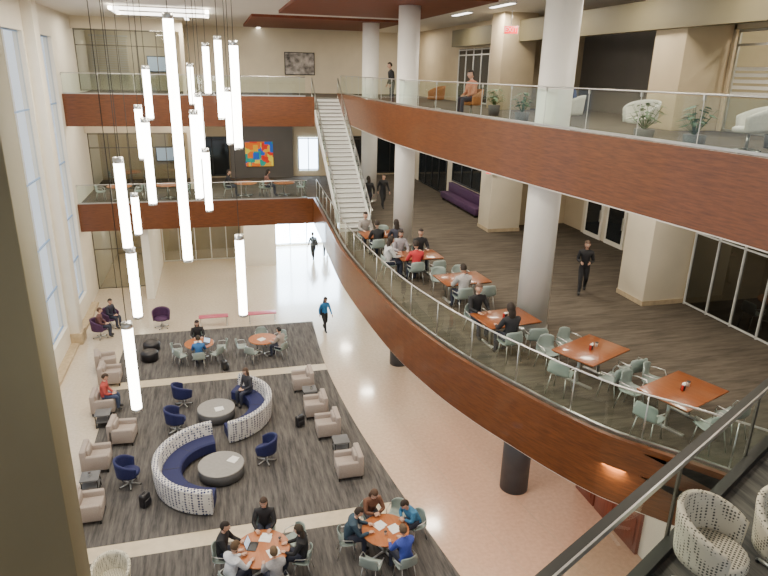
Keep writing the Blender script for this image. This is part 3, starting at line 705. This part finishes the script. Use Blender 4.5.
cad=MB(); cad.box(-.05,.05,-.04,.04,0,.10,'black_plastic',.006); cad.box(-.04,.04,-.03,.03,.10,.13,'paper'); cad.box(-.09,-.055,-.02,.02,0,.12,'red_plastic',.005); cad.tube([(.08,0,0),(.08,0,.13)],.018,'cup_white',8); cad=cad.mesh('condiment_caddy')
laptop(.28,12.95,.767,math.radians(70)); paper(.72,12.62,.767,.3); paper(.6,13.15,.767,1.2); paper(3.5,12.95,.767,.5); paper(3.9,12.72,.767,1.9); put('paper_cup',cupm,(3.6,12.6,.767)); put('paper_cup',cupm,(.95,13.0,.767))
paper(-1.3,25.95,.767,.2); laptop(-.95,25.75,.767,-.6); paper(1.4,25.7,.767,.6); paper(-.1,17.3,.426,.9); paper(-.5,20.6,.426,.2)
put('paper_cup',cupm,(-4.2,17.3,.517)); put('paper_cup',cupm,(2.95,21.2,.517))
for (x,y) in ((-2.6,16.2),(2.3,19.5),(-.2,24.6)):
    mb=MB(); mb.box(-.16,.16,-.10,.10,0,.42,'black_leather',.05); mb.box(-.12,.12,-.15,-.09,.05,.26,'black_leather',.03); mb.tube([(-.06,0,.41),(-.03,0,.47),(.03,0,.47),(.06,0,.41)],.01,'black_leather',6); put('backpack',mb,(x,y,.016),random.random()*3)

RT=rect_table(1.5,1.1,'cherry_table')
def rgroup(c,rot,occ,skip=()):
    put('dining_table',RT,(c[0],c[1],Z2),rot)
    S6=[(-.38,-.86),(.38,-.86),(-.38,.86),(.38,.86),(-1.08,0),(1.08,0)]
    for i,(dx,dy) in enumerate(S6):
        if i in skip: continue
        x=c[0]+dx*math.cos(rot)-dy*math.sin(rot); y=c[1]+dx*math.sin(rot)+dy*math.cos(rot)
        yw=rot+(0 if dy<0 else pi if dy>0 else (-pi/2 if dx<0 else pi/2))
        o=occ.get(i); jit=0 if o else random.uniform(-.35,.35)
        put('dining_chair',CH,(x,y,Z2),yw+jit)
        if o:
            k=dict(o); nm=k.pop('name','seated_person'); person(nm,(x,y,Z2),yw,**k)
    put('condiment_caddy',cad,(c[0],c[1],Z2+.752),rot+.3); put('paper_cup',cupm,(c[0]+.2,c[1]+.1,Z2+.752))
rgroup((6.0,22.9),.05,{0:dict(shirt=BK,name='seated_man'),1:dict(shirt=(.04,.04,.06),name='seated_woman',long=True),2:dict(shirt=(.3,.28,.26),name='seated_man')},(4,5))
rgroup((6.55,19.8),.05,{0:dict(shirt=(.5,.03,.04),name='seated_man',sleeves=False),4:dict(shirt=(.55,.55,.56),name='seated_woman',long=True),3:dict(shirt=BK,name='seated_man'),2:dict(shirt=(.35,.32,.35),name='seated_woman',long=True)},(5,))
rgroup((7.1,17.05),.08,{0:dict(shirt=(.42,.40,.40),name='seated_man')},(4,5))
rgroup((7.0,13.75),.12,{2:dict(shirt=BK,name='seated_woman',hair=(.12,.07,.05)),0:dict(shirt=(.02,.02,.025),name='seated_woman',long=True)},(5,4,3))
rgroup((8.1,11.5),.42,{},(5,))
rgroup((8.85,9.35),.35,{},(5,))
person('standing_woman',(11.3,17.0,Z2),math.radians(150),'walk',shirt=BK,pants=BK,hair=(.10,.06,.04),long=True,arms='front')
person('walking_man',(8.2,31.0,Z2),math.radians(190),'walk',shirt=BK,pants=BK); person('walking_person',(7.3,30.2,Z2),math.radians(10),'walk',shirt=BK,pants=(.04,.04,.06),long=True)
for (x,y) in ((-5,35.2),(-2.6,35.3),(1.5,35.4),(3.6,35.3),(-5,40)):
    put('study_table',RTA,(x,y,Z2)); put('dining_chair',CH,(x-.95,y,Z2),-pi/2); put('dining_chair',CH,(x+.95,y,Z2),pi/2)
for (x,y) in ((15.4,8.5),(15.4,11),(15.4,13.3)):
    put('study_table',RTA,(x,y,Z2)); put('dining_chair',CH,(x-.95,y,Z2),-pi/2); put('dining_chair',CH,(x,y-.95,Z2),0)
person('seated_person',(.55,35.4,Z2),-pi/2,shirt=BK); person('seated_person',(2.65,35.3,Z2),-pi/2,shirt=(.2,.1,.08),long=True)
TUB=swivel('white_fabric','tub_chair'); OC=swivel('orange_fabric','lounge_chair'); LT=swivel('lattice_fabric','tub_chair')
for (x,y,a) in ((9.4,15.8,60),(9.6,13.0,110),(10.4,10.6,60)): put('tub_chair',TUB,(x,y,Z3),math.radians(a),scale=1.1)
for (x,y,a) in ((8.6,24.6,90),(8.5,20.6,100)): put('lounge_chair',OC,(x,y,Z3),math.radians(a),scale=1.1)
person('seated_man',(8.5,20.6,Z3),math.radians(100),shirt=(.5,.2,.12),arms='lap',scale=1.1); person('seated_woman',(9.4,15.8,Z3),math.radians(60),shirt=(.06,.08,.2),arms='lap',long=True); person('standing_person',(7.6,27.5,Z3),math.radians(90),'stand',shirt=BK,arms='down')
for (x,y) in ((9.2,10.7),(9.0,12.0),(8.9,17.6),(11.8,11.3),(9.8,21.6)):
    mb=MB(); mb.lathe([(.18,0),(.22,.35),(.2,.36)],'grey_side',16)
    for k in range(40):
        a=random.random()*2*pi; h=random.uniform(.2,.7); rr2=random.uniform(.06,.36); c2=Vector((math.cos(a)*rr2,math.sin(a)*rr2,.35+h*.8)); s2=Vector((-math.sin(a),math.cos(a),0))*.06; q=Vector((math.cos(a),math.sin(a),-.3))*.16
        mb.tube([(0,0,.34),c2],[.006,.003],'plant_green',4); mb.add([c2-q*.5,c2+s2,c2+q,c2-s2],[(0,1,2,3)],'plant_green')
    put('potted_plant',mb,(x,y,Z3))
put('tub_chair',LT,(4.24,3.74,7.4),math.radians(215),scale=1.05); put('tub_chair',LT,(5.05,3.62,7.4),math.radians(165),scale=1.05)
put('tub_chair',LT,(-3.0,12.9,.016),math.radians(180),scale=1.2)

for (x,y,z) in ((11.5,25.1,Z2+2.75),(10.4,22.0,13.5)):
    mb=MB(); mb.box(-.19,.19,-.025,.025,-.10,.10,'paper',.004); mb.tube([(0,0,.1),(0,0,.5)],.01,'steel',6); mb.box(-.18,.18,-.03,-.025,-.09,.09,'exit_red')
    o=put('exit_sign',mb,(x,y,z),-.35,scale=1.3)
    cu=bpy.data.curves.new('exit_text','FONT'); cu.body='EXIT'; cu.size=.17; cu.align_x='CENTER'; cu.align_y='CENTER'; cu.extrude=.002
    t=bpy.data.objects.new('lettering',cu); t.rotation_euler=(pi/2,0,0); t.location=(0,-.034,0); COL.objects.link(t); t.parent=o; cu.materials.append(MATS['paper'])

# ------------------------------------------------------------------ lights
def area(name,x,y,z,p,sx,sy,c=(1,.90,.74)):
    l=bpy.data.lights.new(name,'AREA'); l.shape='RECTANGLE'; l.size=sx; l.size_y=sy; l.energy=p; l.color=c
    o=bpy.data.objects.new(name,l); o.location=(x,y,z); COL.objects.link(o)
for (x,y) in ((-3,8),(2.5,8),(-3,15),(2.5,15),(-3,22),(2.5,22),(-3,27.5),(3,30.6)): area('ceiling_lamp',x,y,ZC-.15,520,1.6,1.6)
for y in (7,11,15,19,23,27,31,38): area('downlight',10.5,y,Z3-.52,115,.8,.8)
for y in (9,13,17,21,25,30,38): area('downlight',11,y,ZC-.06,150,.9,.9)
for y in (9,14,19,24,30,36): area('downlight',7.3,y,Z2-.52,90,.6,.6)
for y in (9,13): area('downlight',15.5,y,Z3-.52,90,.6,.6); area('downlight',15.5,y,ZC-.06,110,.6,.6)
for x in (-5,-1,3): 
    area('downlight',x,37 if x>-4 else 35,Z3-.52,130,.8,.8); area('downlight',x,37 if x>-2 else 35,ZC-.15,160,.8,.8); area('downlight',x,36 if x<-4 else 38,Z2-.52,90,.8,.8)
area('downlight',-4,40,Z3-.52,140,.6,.6); area('downlight',-4,40,ZC-.06,170,.6,.6); area('downlight',-5.3,40,Z2-.52,100,.6,.6); area('downlight',-1,43,Z2-.52,90,.6,.6)
w=bpy.data.worlds.new('sky'); S.world=w; w.use_nodes=True; nt=w.node_tree; bg=nt.nodes['Background']
sky=nt.nodes.new('ShaderNodeTexSky'); sky.sky_type='HOSEK_WILKIE'; sky.sun_direction=(-.5,.3,.6); sky.turbidity=3
mx=nt.nodes.new('ShaderNodeMixRGB'); mx.inputs[0].default_value=.6; mx.inputs[2].default_value=(.85,.90,1,1)
nt.links.new(sky.outputs[0],mx.inputs[1]); nt.links.new(mx.outputs[0],bg.inputs[0]); bg.inputs[1].default_value=1.9

# ------------------------------------------------------------------ camera
f=625.;th=math.radians(19.07);ro=math.radians(1.3);yw=math.radians(15.15)
Fh=Vector((math.sin(yw),math.cos(yw),0)); Rt=Vector((math.cos(yw),-math.sin(yw),0)); Zv=Vector((0,0,1))
F=Fh*math.cos(th)-Zv*math.sin(th); U=Fh*math.sin(th)+Zv*math.cos(th)
cx=Rt*math.cos(ro)+U*math.sin(ro); cy=-Rt*math.sin(ro)+U*math.cos(ro); cz=-F
cam=bpy.data.cameras.new('camera'); cam.sensor_width=36; cam.lens=f/768*36; cam.clip_end=300
co=bpy.data.objects.new('camera',cam); COL.objects.link(co)
M=Matrix((cx,cy,cz)).transposed().to_4x4(); M.translation=(0,0,12); co.matrix_world=M
S.camera=co
